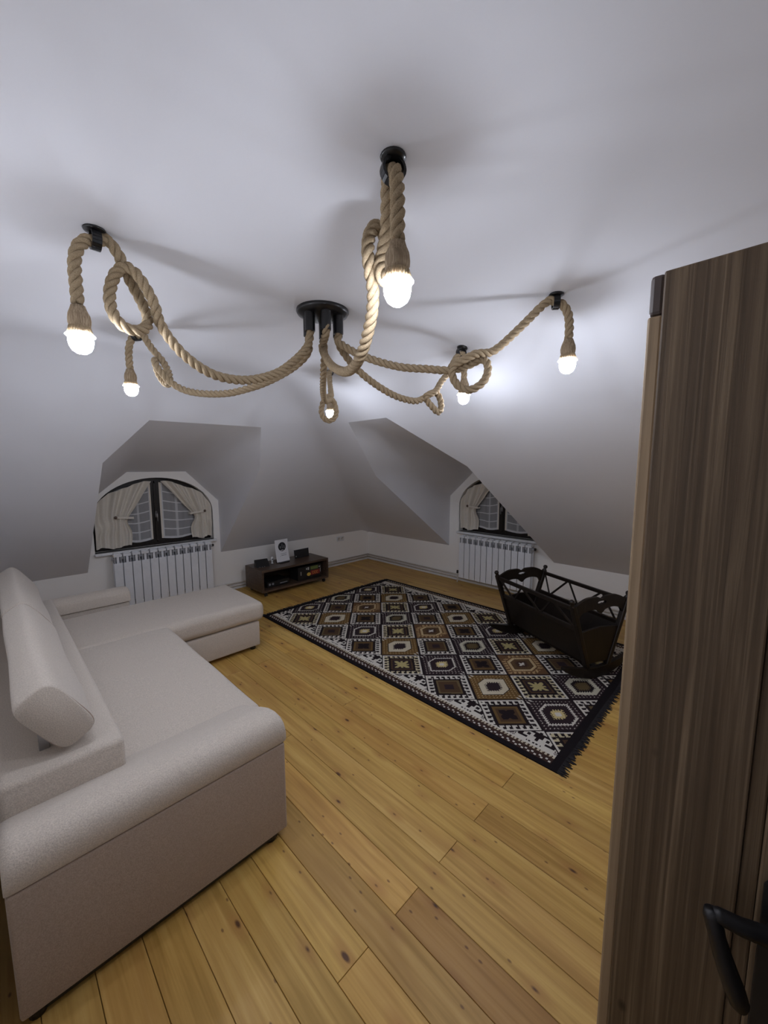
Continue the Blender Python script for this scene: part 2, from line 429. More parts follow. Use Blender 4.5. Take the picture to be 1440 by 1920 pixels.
# ------------------------------------------------------------------ windows with curtains
def ez(x, hw=WIN_W, spr=WIN_SPR, rise=WIN_RISE):
    return spr+rise*math.sqrt(max(0, 1-(x/hw)**2))
def window(name, loc, rz):
    r = struct(name); r.location = loc; r.rotation_euler = (0, 0, rz)
    f = lambda a, z, d: (a, d, z)
    D0, D1 = .085, .145
    B().strip(arch(WIN_W-.04, WIN_SILL+.03, WIN_SPR, WIN_RISE-.04), arch(WIN_W+.002, WIN_SILL, WIN_SPR, WIN_RISE+.002), f, D0+.015, D1).obj('frame', M['window'], r, bevel=0)
    B().box(-WIN_W, WIN_W, D0+.015, D1, WIN_SILL, WIN_SILL+.035).obj('frame_bottom', M['window'], r)
    for s in (-1, 1):
        n = 18; hw, rise = WIN_W-.04, WIN_RISE-.04
        xs_ = [s*(.006+(hw-.006)*k/n) for k in range(n+1)]
        out = [(s*.006, WIN_SILL+.038)] + [(x, ez(x, hw, WIN_SPR, rise)) for x in xs_] + [(s*hw, WIN_SILL+.038)]
        hw2, r2 = hw-.045, rise-.045
        xi = [s*(.048+(hw2-.048)*k/n) for k in range(n+1)]
        inn = [(s*.048, WIN_SILL+.085)] + [(x, ez(x, hw2, WIN_SPR, r2)) for x in xi] + [(s*hw2, WIN_SILL+.095)]
        sash = B().strip(inn, out, f, D0, D0+.045, closed=True).obj('sash', M['window'], r)
        B().prism(inn, f, D0+.02, D0+.026).obj('pane', M['glass'], sash)
    B().box(-.014, .014, D0-.012, D0, WIN_SILL+.05, ez(0)-.06).obj('astragal', M['window'], r, bevel=.004)
    h = B(); h.box(-.012, .012, D0-.020, D0-.012, 1.02, 1.10); h.tube([(0, D0-.02, 1.075), (0, D0-.045, 1.075), (0, D0-.05, 1.06), (0, D0-.05, .985)], .007, 8)
    h.obj('handle', M['steel'], r, smooth=True)
    B().box(-WIN_W-.01, WIN_W+.02, -.055, .07, WIN_SILL-.028, WIN_SILL).obj('sill', M['white'], r, bevel=.008)
    # night outside the glass: a dark panel added behind it, no real part
    B().prism(arch(), f, .185, .2).obj('night_backing', M['print_dark'], r)
    return r
def lift(h, z): return z
def drape(name, label, loc, rz, s, tie, grp):
    """heavy curtain gathered to a tie-back; s = side of the mullion, tie = |x| of the gather"""
    r = thing(name, label, 'curtain', loc, rz, grp)
    zt = 1.06; zb = .738; hw = WIN_W-.012
    def f(u, v):
        # u 0 at the jamb .. 1 at the free edge, v 0 bottom .. 1 top
        xo = hw-.005
        if v > .42: q = (v-.42)/.58; xi = tie-.03 + (.046-(tie-.03))*(q**1.25)
        else: q = v/.42; xi = tie-.03 - .015*math.sin(q*PI) + .0*(1-q)
        x = xo + (xi-xo)*u
        pinch = math.exp(-((v-.42)/.13)**2)
        x = x + (tie+.04-x)*pinch*.45*(u**.8) + (0.03 if v < .1 else 0)*0
        top = ez(min(abs(x), hw-.001), hw+.004, WIN_SPR, WIN_RISE-.045)
        z = zb + .012*math.sin(u*9) + (top-zb)*v
        z = z + 0.0
        amp = .022*(1-.45*pinch)*(.35+.65*min(1, v*2+.4))
        d = .030 - amp*math.sin(u*31 + v*2.0) - .010*math.sin(u*17+1.3) - .016*pinch
        return Vector((s*x, d, z))
    b = B(); b.grid(72, 34, f); b.obj('drape', M['drape'], r, smooth=True)
    x0 = tie+.06
    tb = [Vector((s*(tie-.06), .03, zt-.010)), Vector((s*(tie-.055), -.012, zt-.012)), Vector((s*(tie-.01), -.018, zt-.006)), Vector((s*(x0), -.016, zt)), Vector((s*(x0+.04), -.012, zt+.006))]
    q = B()
    for a, c in zip(tb, tb[1:]): q.bar(a, c, .006, .022, (0, 0, 1))
    q.obj('tieback', M['drape'], r)
    B().tube([(s*(x0+.05), -.026, zt+.006), (s*(x0+.05), -.016, zt+.006)], [.012, .016], 14).obj('button', M['brass'], r, smooth=True)
    return r
def sheer(name, label, loc, rz, s, tie, grp):
    r = thing(name, label, 'curtain', loc, rz, grp)
    def f(u, v):
        xo = min(tie+.10, WIN_W-.06); xi = .044
        x = xo + (xi-xo)*u
        top = ez(x, WIN_W-.03, WIN_SPR, WIN_RISE-.06)
        z = .77 + .012*math.sin(u*6+1) + (top-.77)*v
        d = .073 + .004*math.sin(u*20) + .002*math.sin(u*47)
        return Vector((s*x, d, z))
    b = B(); b.grid(48, 16, f, uv=True); b.obj('lace_panel', M['sheer'], r, smooth=True)
    q = B(); q.grid(2, 16, lambda u, v: f(.955+.045*u, v)+Vector((0, -.003, 0))); q.obj('edge_band', M['drape'], r)
    return r
for nm, loc, rz, wd, g in (('window_1', (CB, YB, 0), 0, 'in the dormer window behind the sofa', 'b'), ('window_2', (XR, CR, 0), -PI/2, 'in the dormer window behind the cradle', 'r')):
    window(nm, loc, rz)
    drape('drape_curtain', 'left beige tied-back curtain ' + wd, loc, rz, -1, .30 if g == 'b' else .36, 'beige tied-back window curtains')
    drape('drape_curtain', 'right beige tied-back curtain ' + wd, loc, rz, 1, .40, 'beige tied-back window curtains')
    sheer('sheer_curtain', 'left white striped sheer panel ' + wd, loc, rz, -1, .30, 'white striped sheer panels')
    sheer('sheer_curtain', 'right white striped sheer panel ' + wd, loc, rz, 1, .40, 'white striped sheer panels')

# ------------------------------------------------------------------ radiators
def section_mesh():
    b = B(); w_ = .0385
    b.box(-w_, w_, -.048, -.041, .005, .490)                   # flat front plate
    b.box(-.012, .012, -.041, .040, .0, .560)                  # web
    b.box(-w_+.004, w_-.004, .034, .040, .01, .53)
    b.box(-w_+.002, w_-.002, -.046, -.012, .556, .582)         # top cap, front
    b.box(-w_+.010, w_-.010, -.012, .040, .560, .588)
    return b
def core_mesh():
    b = B()
    for x in (-.026, -.009, .009, .026): b.box(x-.0035, x+.0035, -.040, .03, .485, .560)
    return b
def radiator(label, loc, rz, valve_low):
    r = thing('radiator', label, 'radiator', loc, rz, 'white sectional radiators')
    N = 12; p = .0842
    s0 = section_mesh().obj('section', M['rad'], r, bevel=.003, seg=2); s0.location = ((.5-N/2)*p, 0, 0)
    c0 = core_mesh().obj('vent_fins', M['grille'], s0)
    for i in range(1, N):
        s1 = dup(s0, r, ((i+.5-N/2)*p, 0, 0)); dup(c0, s1)
    hl = N*p/2
    B().tube([(-hl-.005, 0, .535), (hl+.012, 0, .535)], .019, 12).obj('collector', M['grille'], r, smooth=True)
    B().tube([(-hl-.005, 0, .04), (hl+.005, 0, .04)], .019, 12).obj('collector', M['grille'], r, smooth=True)
    B().lathe([(0, 0), (.013, 0), (.017, .006), (.017, .02), (.010, .024), (0, .024)], n=12).obj('bleed_plug', M['plastic'], r, smooth=True).matrix_local = Matrix.Translation((hl+.012, 0, .535)) @ Matrix.Rotation(PI/2, 4, 'Y')
    if valve_low:
        q = B(); q.tube([(-hl-.005, 0, .04), (-hl-.045, 0, .04)], .010, 8); q.tube([(-hl-.045, 0, -.09), (-hl-.045, 0, .045)], .009, 8)
        q.obj('valve_pipe', M['pipe'], r, smooth=True)
        B().tube([(-hl-.045, 0, .045), (-hl-.045, 0, .085)], [.015, .013], 12).obj('valve_cap', M['plastic'], r, smooth=True)
    return r
radiator('white radiator half hidden behind the chaise of the sofa', (1.365, YB-.10, .110), 0, False)
radiator('white radiator under the window behind the cradle', (XR-.10, 2.445, .085), -PI/2, True)

# ------------------------------------------------------------------ wall socket
r = thing('wall_socket', 'white double socket on the low wall near the far corner', 'socket', (3.98, YB, .433))
B().box(-.075, .075, -.009, 0, -.04, .04).obj('cover_plate', M['white'], r, bevel=.004)
for s in (-1, 1):
    B().lathe([(0, 0), (.024, 0), (.027, .004), (.027, .003), (0, .003)], n=20).obj('outlet', M['pipe'], r, smooth=True).matrix_local = Matrix.Translation((s*.036, -.0092, 0)) @ Matrix.Rotation(PI/2, 4, 'X')

# ------------------------------------------------------------------ sofa
sofa = thing('corner_sofa', 'cream fabric corner sofa with chaise along the left side', 'sofa', (.4, 2.7, 0))
SO = Vector((.4, 2.7, 0))
def soft(name, x0, x1, y0, y1, z0, z1, r, mat='sofa', seg=5, puff=0.0, rot=None, parent=sofa, shear=0.0):
    b = B(); b.box(x0, x1, y0, y1, z0, z1)
    bmesh.ops.bevel(b.bm, geom=list(b.bm.edges), offset=r, segments=seg, profile=.5, affect='EDGES', clamp_overlap=True)
    if puff:
        bmesh.ops.subdivide_edges(b.bm, edges=[e for e in b.bm.edges if e.calc_length() > .25], cuts=10, use_grid_fill=True)
        cx, cy, cz = (x0+x1)/2, (y0+y1)/2, (z0+z1)/2
        for v in b.bm.verts:
            u = (v.co.x-cx)/(x1-x0)*2; q = (v.co.y-cy)/(y1-y0)*2
            v.co.z += puff*(1-u*u)*(1-q*q)*(1 if v.co.z > cz else -.0) + .002*math.sin(v.co.x*17+v.co.y*11)
    for v in b.bm.verts: v.co -= SO
    o = b.obj(name, M[mat], parent, smooth=True, angle=math.radians(50)); return o
soft('arm_panel', -.058, .803, 1.382, 1.54, .035, .436, .012, 'sofa_shaded', 3)  # same cloth as the arm, its shade put into the colour
# padded arm top: rounded towards the room end, falling into the seat
def arm_top(y0, y1, sgn):
    z0, z1 = .440, .553
    prof = [(y0, z0), (y0-.006*sgn, z0+.02), (y0-.004*sgn, z0+.06), (y0+.018*sgn, z1-.02), (y0+.05*sgn, z1-.002), (y0+.10*sgn, z1+.004), (y1-.04*sgn, z1-.004), (y1-.012*sgn, z1-.02), (y1, z1-.05), (y1, z0)]
    if sgn > 0:      # near arm: falls gently into the seat
        prof = [(1.384, .440), (1.376, .458), (1.376, .500), (1.388, .530), (1.415, .549), (1.455, .553), (1.51, .543), (1.58, .515), (1.65, .482), (1.72, .452), (1.78, .430), (1.80, .415), (1.80, .300), (1.56, .300), (1.56, .440)]
    b = B(); n = 24
    def sec(u):
        x = -.060 + .868*u; e = min(u, 1-u)*.868; k = 1 if e > .03 else math.sqrt(max(0, 1-(1-e/.03)**2))
        return [Vector((x, (y-(y0+y1)/2)*(.93+.07*k)+(y0+y1)/2, z0+(z-z0)*(.72+.28*k) if z > z0 else z)) for y, z in prof]
    us = sorted(set([0, .004, .012, .022, .034, .047] + [i/n for i in range(2, n-1)] + [1-.047, 1-.034, 1-.022, 1-.012, 1-.004, 1]))
    rows = [[b.bm.verts.new(p-SO) for p in sec(u)] for u in us]
    for A, D in zip(rows, rows[1:]):
        for k in range(len(prof)): m = (k+1) % len(prof); b.bm.faces.new((A[k], A[m], D[m], D[k]))
    b.bm.faces.new(rows[0]); b.bm.faces.new(rows[-1])
    o = b.obj('arm_cushion', M['sofa'], sofa, smooth=True, angle=math.radians(60)); return o
arm_top(1.380, 1.565, 1)
soft('arm_panel', -.058, .80, 3.91, 4.06, .035, .436, .012, 'sofa', 3)
arm_top(4.065, 3.895, -1)
soft('seat_base', -.055, .775, 1.54, 3.91, .035, .275, .01, 'sofa_shaded', 2)
soft('seat_cushion', .10, .868, 1.70, 3.10, .278, .432, .035, 'sofa', 5, .012)
soft('chaise_base', .77, 1.592, 3.105, 3.82, .035, .252, .012, 'sofa', 3)
soft('chaise_cushion', .10, 1.642, 3.085, 3.86, .256, .424, .055, 'sofa', 6, .014)
soft('back_block', -.058, .290, 1.660, 3.90, .278, .588, .022, 'sofa', 4)
for y0, y1 in ((1.70, 2.86), (2.875, 3.98)):
    b = B(); cx, cz = .106, .735
    ax = Vector((-.525, 0, .85)).normalized(); ay = Vector((.85, 0, .525)).normalized()   # leaning back
    hl, hw, n = .128, .066, 20
    ring = []
    for k in range(40):        # rounded oblong
        a = 2*PI*k/40; ca, sa = math.cos(a), math.sin(a)
        ring.append((math.copysign(abs(ca)**.46, ca)*hl, math.copysign(abs(sa)**.46, sa)*hw))
    rows = []
    ts = [0, .004, .010, .018, .03, .055] + list(np.linspace(.1, .9, 11)) + [.945, .97, .982, .990, .996, 1]
    L = y1-y0
    for tt in ts:
        e = min(tt, 1-tt)*L; k = 1 if e > .035 else .94+.06*math.sqrt(max(0, 1-(1-e/.035)**2))
        rows.append([b.bm.verts.new(Vector((cx, y0+tt*L, cz)) + ax*(p*k) + ay*(q*k*(1+.05*math.sin(tt*9+p*8))) - SO) for p, q in ring])
    for A, D in zip(rows, rows[1:]):
        for k in range(40): m = (k+1) % 40; b.bm.faces.new((A[k], A[m], D[m], D[k]))
    b.bm.faces.new(rows[0]); b.bm.faces.new(rows[-1])
    hr = b.obj('headrest', M['sofa'], sofa, smooth=True, angle=math.radians(70))
    for yy in (y0+.01, y1-.01):
        pts = [Vector((cx, yy, cz)) + ax*(p*.955) + ay*(q*.955) - SO for p, q in ring]; pts.append(pts[0])
        B().tube(pts, .0032, 6, False).obj('piping', M['sofa_shaded'], hr, smooth=True)
    for yy in (y0+.10, y1-.10):
        B().box(.055-.4, .085-.4, yy-2.7-.012, yy-2.7+.012, .580, .70).obj('bracket', M['steel'], hr, bevel=.003)
for x, y in ((-.02, 1.42), (.74, 1.42), (-.02, 4.02), (.74, 4.02), (1.54, 3.15), (1.54, 3.77)):
    B().lathe([(0, 0), (.022, 0), (.026, .038), (0, .038)], Vector((x, y, 0))-SO, 14).obj('foot', M['plastic'], sofa, smooth=True)
B().box(0-.4, .76-.4, 1.40-2.7, 4.04-2.7, .012, .037).obj('plinth', M['plastic'], sofa)

# ------------------------------------------------------------------ rug
RX0, RX1, RY0, RY1 = 1.972, 3.905, .672, 3.775
def rugcol(x, y):
    DK, DP = (.020, .014, .016), (.034, .022, .026)
    CR_, WH, OC, BR, TN, YE = (.60, .53, .40), (.66, .62, .56), (.145, .088, .034), (.085, .050, .028), (.46, .31, .155), (.62, .50, .24)
    ax, by = .2275, .2305
    ex = min(x-RX0, RX1-x); ey = min(y-RY0, RY1-y)
    if ex < .036 or ey < .052: return (.014, .011, .013)
    if ex < .078:
        s = (y*26) % 1; d = ex-.036
        if (s < .30 and .008 < d < .018) or (.45 < s < .75 and .020 < d < .030): return WH
        return (.050, .028, .024)
    if ex < .106:
        s = (y*45) % 1; return (.075, .045, .032) if s < .55 - (ex-.078)*6 or ex < .084 else CR_
    if ex < .118: return WH
    i = round((x-2.47)/.455); j = round((y-.855)/.461)
    hx, hy = (x-(2.47+.455*i))/ax, (y-(.855+.461*j))/by
    dh = abs(hx)+abs(hy)
    if dh >= 1:          # diamond with hooks
        i2 = round((x-2.2425)/.455); j2 = round((y-1.0855)/.461)
        sx, sy = (x-(2.2425+.455*i2))/ax, (y-(1.0855+.461*j2))/by
        d = abs(sx)+abs(sy); e = sx-sy if sx*sy > 0 else sx+sy
        var = (i2+2*j2) % 3
        if d > .945: return DK
        if d > .865: return WH
        if d > .60:
            q = (e*4.0+.25) % 1; lite = WH if var != 1 else YE
            if var == 1: lite = (.60, .52, .34)
            if q < .42 and d > .66: return lite
            if d < .72 and d > .655 and q < .72: return lite
            return DK
        if d > .53: return DK
        if var == 0: return DK if (abs(sx) < .11 or abs(sy) < .11) and d < .30 else (BR if d < .42 else OC)
        if var == 1: return (.44, .37, .17) if (d < .22 or (d < .34 and (abs(sx) < .06 or abs(sy) < .06 or abs(abs(sx)-abs(sy)) < .05))) else (DP if d < .45 else BR)
        return DP if d < .20 else (BR if d < .44 else (.14, .10, .05))
    if i < 0 or i > 2:   # white ground at the long sides with black scroll hooks
        s = 1 if i < 0 else -1
        a = hx*s; b_ = hy
        def ring(px, py, r0, r1, gap):
            rr = max(abs(a-px)*1.15, abs(b_-py)); return r0 < rr < r1 and not gap
        if ring(.66, .24, .12, .225, (b_ < .22 and a < .62)) or ring(.66, -.24, .12, .225, (b_ > -.22 and a < .62)): return DK
        if abs(b_) < .05 and .50 < a < .9: return DK
        if abs(a-.66) < .05 and abs(abs(b_)-.24) < .05: return DK
        if .36 < a < .42 and abs(b_) < .20 and int((b_+1)*22) % 2 == 0: return DK
        if .34 < a < .46 and .50 < abs(b_) < .62 and (int(a*40)+int(abs(b_)*40)) % 2 == 0: return DP
        return WH
    kind = (i % 2) + 2*(j % 2)
    if dh > .955: return DK
    h = max(dh, abs(hy)*1.42)
    e = hx-hy if hx*hy > 0 else hx+hy
    saw = .035*(1 if (e*9) % 1 < .5 else -1)
    field = {0: DP, 1: DP, 2: (.165, .095, .035), 3: (.150, .080, .040)}[kind]
    if h > .66:
        if kind == 3:
            q = (e*4.5) % 1
            if .72 < h < .90 and q < .45: return TN
            if .72 < h < .78 and q < .7: return TN
            return field
        u, v = ((hx+hy)*6.5) % 1, ((hx-hy)*6.5) % 1
        if abs(hy) > .80 and abs(hx) < .14:
            return WH if (.05 < abs(hx) < .09 or (.93 < abs(hy) < .96)) else field
        if .33 < u < .67 and .33 < v < .67 and dh < .93: return (.50, .45, .40) if kind < 2 else (.45, .34, .18)
        return field
    if kind == 0:
        if h > .585+saw*.6: return WH
        if h > .27+saw: return DP
        return YE if h > .12 else WH
    if kind == 1:
        if h > .46+saw: return (.56, .53, .42)
        if h > .30+saw: return DK
        return (.12, .085, .04)
    if kind == 2:
        if h > .62: return DK
        if h > .34+saw: return CR_
        return DP
    if h > .60+saw: return TN
    if h > .52: return (.60, .47, .28)
    if h > .30+saw: return (.12, .07, .035)
    return WH if (h < .09 or (h < .16 and (abs(hx) < .035 or abs(hy) < .035))) else (.07, .04, .03)
rug = thing('kilim_rug', 'brown black and cream rug with diamond pattern and black fringe', 'rug', ((RX0+RX1)/2, (RY0+RY1)/2, 0))
ro = Vector(rug.location)
nx, ny = 312, 500
gx = np.linspace(RX0, RX1, nx+1); gy = np.linspace(RY0, RY1, ny+1)
top = .008
vx, vy = np.meshgrid(gx, gy, indexing='ij')
vz = top + .0015*np.sin(vx*9+vy*4)*np.sin(vy*7)
co = np.stack([vx-ro.x, vy-ro.y, vz], -1).reshape(-1, 3)
ii, jj = np.meshgrid(np.arange(nx), np.arange(ny), indexing='ij'); q = (ii*(ny+1)+jj).ravel()
faces = np.stack([q, q+ny+1, q+ny+2, q+1], -1)
nv = len(co)
bl = [(RX0-ro.x, RY0-ro.y, 0.001), (RX1-ro.x, RY0-ro.y, .001), (RX1-ro.x, RY1-ro.y, .001), (RX0-ro.x, RY1-ro.y, .001)]
cor = [0, nx*(ny+1), nx*(ny+1)+ny, ny]
me = bpy.data.meshes.new('rug_pile')
allv = np.vstack([co, np.array(bl)])
sides = [[cor[a], cor[(a+1) % 4], nv+(a+1) % 4, nv+a] for a in range(4)] + [[nv, nv+3, nv+2, nv+1]]
allf = np.vstack([faces, np.array(sides)])
me.vertices.add(len(allv)); me.vertices.foreach_set('co', allv.astype(np.float32).ravel())
me.loops.add(allf.size); me.loops.foreach_set('vertex_index', allf.astype(np.int32).ravel())
me.polygons.add(len(allf)); me.polygons.foreach_set('loop_start', np.arange(0, allf.size, 4, dtype=np.int32))
me.update(); me.validate()
at = me.attributes.new('col', 'FLOAT_COLOR', 'FACE')
cols = np.ones((len(allf), 4), np.float32); cols[:, :3] = (.014, .011, .013)
mx, my = (gx[:-1]+gx[1:])/2, (gy[:-1]+gy[1:])/2
cols[:nx*ny, :3] = [rugcol(a, c_) for a in mx for c_ in my]
at.data.foreach_set('color', cols.ravel())
me.materials.append(M['rug']); link(bpy.data.objects.new('rug_pile', me), rug)
for end, y0, sg in (('near', RY0, -1), ('far', RY1, 1)):
    b = B()
    for k in range(230):
        x = RX0+.004+(RX1-RX0-.008)*k/229; L = random.uniform(.022, .052); dx = random.uniform(-.012, .012)
        b.tube([Vector((x, y0-.004*sg, .005))-ro, Vector((x+dx*.5, y0+sg*L*.6, .005))-ro, Vector((x+dx, y0+sg*L, .003))-ro], [.0045, .004, .002], 5)
    o = b.obj('fringe', M['fringe'], rug); o['kind'] = 'stuff'

# ------------------------------------------------------------------ cradle
LU = Vector((.4085, .9128, 0)); LV = Vector((.9128, -.4085, 0)); P2 = Vector((3.064, .862, 0)); LEN = .857
base = P2 + LU*(LEN/2) + LV*.085
crad = thing('rocking_cradle', 'dark wooden rocking cradle standing on the rug', 'cradle', tuple(base), math.atan2(LV.y, LV.x))
# local axes: x across (LV), y along (LU), z up
ZB = .009
def hwid(z): return .100 + (.272-.100)*(z-.10)/(.60-.10)      # slanted side half width at height z
fx = lambda a, z, d: (a, d, z)
for s in (-1, 1):
    y = s*LEN/2
    # rocker
    pts_o, pts_i = [], []
    for k in range(21):
        a = -1+2*k/20; X = a*.345
        pts_o.append((X, ZB + .118*a*a - .0)); pts_i.append((X*.985, ZB+.085+.075*a*a - .02*abs(a)**6))
    B().strip(pts_i, pts_o, fx, y-.017, y+.017).obj('rocker', M['cradle'], crad, bevel=.004)
    for q in (-1, 1):
        x0, x1 = q*hwid(.10), q*hwid(.615)
        po = B().bar((x0, y, .09), (x1, y, .60), .034, .040, (0, 1, 0)).obj('post', M['cradle'], crad, bevel=.006)
        d = Vector((x1-x0, 0, .51)).normalized()
        fb = B().lathe([(.016, -.01), (.019, .004), (.012, .012), (.019, .024), (.020, .036), (.012, .047), (0, .049)], (0, 0, 0), 14).obj('finial', M['cradle'], po, smooth=True)
        fb.matrix_local = Matrix.Translation(Vector((x1, y, .60))) @ d.to_track_quat('Z', 'Y').to_matrix().to_4x4()
    # scalloped crest rail with a slot in it
    up, dn = [], []
    n = 44
    for k in range(n+1):
        a = -1+2*k/n; A = abs(a)
        ztop = .592 + .050*math.sin(min(1, (1-A)/.55)*PI/2) - .020*math.exp(-(A/.10)**2)
        zbot = .500 + .050*(1-((A-.42)/.58)**2 if A > .1 else 1-((.1-.42)/.58)**2) - .024*math.exp(-(A/.09)**2) - (.05*max(0, (A-.80)/.20))
        up.append((a*hwid(.56)*.99, ztop)); dn.append((a*hwid(.54)*.99, zbot))
    gap = lambda a: abs(a) < .16
    mid = []
    b = B()
    b.strip(dn[:19], up[:19], fx, y-.011, y+.011); b.strip(dn[26:], up[26:], fx, y-.011, y+.011)
    lo = [(p[0], p[1]) for p in dn[18:27]]; up_ = [(p[0], p[1]) for p in up[18:27]]
    m1 = [(p[0], .588-.006*abs(math.cos(k*.8))) for k, p in enumerate(dn[18:27])]
    m1[0] = (m1[0][0], .592); m1[-1] = (m1[-1][0], .592)
    m2 = [(p[0], .604 + .004*math.sin(k/8*PI)) for k, p in enumerate(up[18:27])]; m2[0] = (m2[0][0], .593); m2[-1] = (m2[-1][0], .593)
    b.strip(lo, m1, fx, y-.011, y+.011); b.strip(m2, up_, fx, y-.011, y+.011)
    b.obj('crest_rail', M['cradle'], crad)
    # end board
    B().prism([(-hwid(.13), .13), (hwid(.13), .13), (hwid(.385), .385), (.09, .398), (0, .405), (-.09, .398), (-hwid(.385), .385)], fx, y-.010, y+.010).obj('end_board', M['cradle'], crad, bevel=.002)
hy = LEN/2-.015
for q in (-1, 1):
    P = lambda z, y: Vector((q*hwid(z), y, z))
    B().bar(P(.575, -hy), P(.575, hy), .026, .030).obj('top_rail', M['cradle'], crad, bevel=.004)
    B().bar(P(.405, -hy), P(.405, hy), .024, .034).obj('lower_rail', M['cradle'], crad, bevel=.004)
    ym = [-.40, -.22, -.16, .0, .04, .22, .26, .40]
    for ya, yb in ((-.395, -.235), (-.055, -.205), (-.035, .105), (.265, .135), (.285, .395)):
        B().bar(P(.415, ya), P(.562, yb), .010, .017).obj('slat', M['cradle'], crad, bevel=.002)
    th = Vector((q*.008, 0, 0))
    b = B(); c4 = [P(.14, -hy), P(.14, hy), P(.395, hy), P(.395, -hy)]
    A = [b.bm.verts.new(p-th) for p in c4]; D = [b.bm.verts.new(p+th) for p in c4]
    b.bm.faces.new(A); b.bm.faces.new(D)
    for k in range(4): b.bm.faces.new((A[k], A[(k+1) % 4], D[(k+1) % 4], D[k]))
    b.obj('side_board', M['cradle'], crad)
B().box(-hwid(.14), hwid(.14), -hy, hy, .130, .148).obj('bed_board', M['cradle'], crad)
B().bar((0, -LEN/2, .075), (0, LEN/2, .075), .05, .03).obj('stretcher', M['cradle'], crad, bevel=.004)

# ------------------------------------------------------------------ low media stand and what is on it
st = thing('media_stand', 'low dark wood media stand on castors against the back wall', 'stand', (2.765, 4.53, 0))
x0, x1, y0, y1, z0, z1 = -.502, .502, -.22, .215, .058, .338
B().box(x0, x1, y0, y1, z1-.028, z1).obj('top_panel', M['stand'], st, bevel=.002)
B().box(x0, x1, y0, y1, z0, z0+.026).obj('bottom_panel', M['stand'], st, bevel=.002)
for s in (x0, x1-.026): B().box(s, s+.026, y0, y1, z0+.026, z1-.028).obj('side_panel', M['stand'], st, bevel=.0015)
B().box(x0+.026, x1-.026, y1-.012, y1, z0+.026, z1-.028).obj('back_panel', M['stand'], st)
for sx in (x0+.06, x1-.06):
    for sy in (y0+.035, y1-.04):
        q = B(); q.tube([(sx-.011, sy, .024), (sx+.011, sy, .024)], .024, 16)
        w_ = q.obj('castor', M['plastic'], st, smooth=True, angle=.6)
        q = B(); q.box(sx-.016, sx+.016, sy-.008, sy+.008, .040, .060); q.obj('fork', M['steel'], w_)
r = thing('router', 'black wedge shaped device on the left end of the media stand', 'router', (2.385, 4.53, z1), -.15)
B().prism([(-.055, 0), (.05, 0), (.052, .082), (.035, .088)], lambda a, z, d: (d, a, z), -.085, .085).obj('case', M['plastic'], r, bevel=.006)
for x in (-.05, -.02, .01): B().box(x, x+.006, -.0575, -.0545, .004, .008).obj('status_light', M['silver'], r)
B().box(-.075, -.03, .03, .044, .0, .035).obj('antenna_base', M['plastic'], r, bevel=.003)
r = thing('leaflet', 'white leaflet with round black picture in a stand on the media stand', 'leaflet', (2.69, 4.545, z1), .10)
lean = math.radians(10)
def leaf(u, v, off=0):
    x = (u-.5)*.205; h = v*.292; cv = .012*math.sin(v*PI)*(.4+.6*u) + .006*(1-v)
    return Vector((x, h*math.sin(lean)+cv-.03-off, .014+h*math.cos(lean)))
b = B(); b.grid(8, 14, lambda u, v: leaf(u, v)); b.grid(8, 14, lambda u, v: leaf(u, v, -.0012)); b.obj('sheet', M['paper'], r, smooth=True)
def patch(u0, u1, v0, v1, name, mat):
    B().grid(6, 3, lambda u, v: leaf(u0+(u1-u0)*u, v0+(v1-v0)*v, .0012)).obj(name, mat, r, smooth=True)
b = B(); cvt = b.bm.verts.new(leaf(.53, .67, .0012)); rg = [b.bm.verts.new(leaf(.53+.30*math.cos(a), .67+.205*math.sin(a), .0012)) for a in np.linspace(0, 2*PI, 28, endpoint=False)]
for k in range(28): b.bm.faces.new((cvt, rg[k], rg[(k+1) % 28]))
pic = b.obj('round_picture', M['print_dark'], r)
for (u0, u1, v0, v1, mm) in ((.40, .62, .50, .525, 'paper'), (.36, .42, .60, .70, 'print_grey'), (.52, .56, .60, .80, 'print_grey'), (.66, .72, .58, .72, 'print_grey')):
    B().grid(2, 2, lambda u, v: leaf(u0+(u1-u0)*u, v0+(v1-v0)*v, .0020)).obj('highlight', M[mm], pic)
def scribble(u0, u1, v, h):
    u = u0
    b = B()
    while u < u1:
        wd_ = random.uniform(.02, .05)
        a0, a1 = u, min(u+wd_, u1)
        b.grid(1, 1, lambda p, q: leaf(a0+(a1-a0)*p, v+(h*q), .0012)); u += wd_+.012
    b.obj('text_line', M['print_grey'], r)
scribble(.36, .82, .335, .022); scribble(.30, .34, .245, .02); scribble(.40, .80, .255, .034)
B().box(-.075, .075, -.055, .035, 0, .012).obj('stand_foot', M['plastic'], r, bevel=.003)
B().box(-.06, .06, -.002, .004, .01, .20, Matrix.Rotation(-lean, 4, 'X')).obj('back_support', M['glass'], r)
r = thing('ornament', 'tiny white ornament with a black spot beside the leaflet', 'ornament', (2.545, 4.56, z1))
B().lathe([(0, 0), (.016, 0), (.018, .006), (.010, .012), (.008, .03), (.014, .045), (.020, .062), (.018, .082), (.008, .094), (0, .096)], n=16).obj('body', M['white'], r, smooth=True)
B().lathe([(0, -.011), (.011, -.004), (.012, .004), (0, .011)], (.0, -.014, .064), 12).obj('spot', M['plastic'], r, smooth=True)
B().lathe([(0, 0), (.017, 0), (.0185, .005), (0, .0052)], n=16).obj('foot', M['plastic'], r)
r = thing('display_panel', 'small black upright rectangular panel on the right end of the media stand', 'panel', (3.03, 4.60, z1), .06)
T = Matrix.Rotation(-.12, 4, 'X')
B().box(-.122, .122, -.006, .006, .0, .118, T).obj('screen', M['plastic'], r, bevel=.003)
b = B(); b.box(-.125, .125, -.008, .008, .116, .121, T); b.obj('top_edge', M['silver'], r)
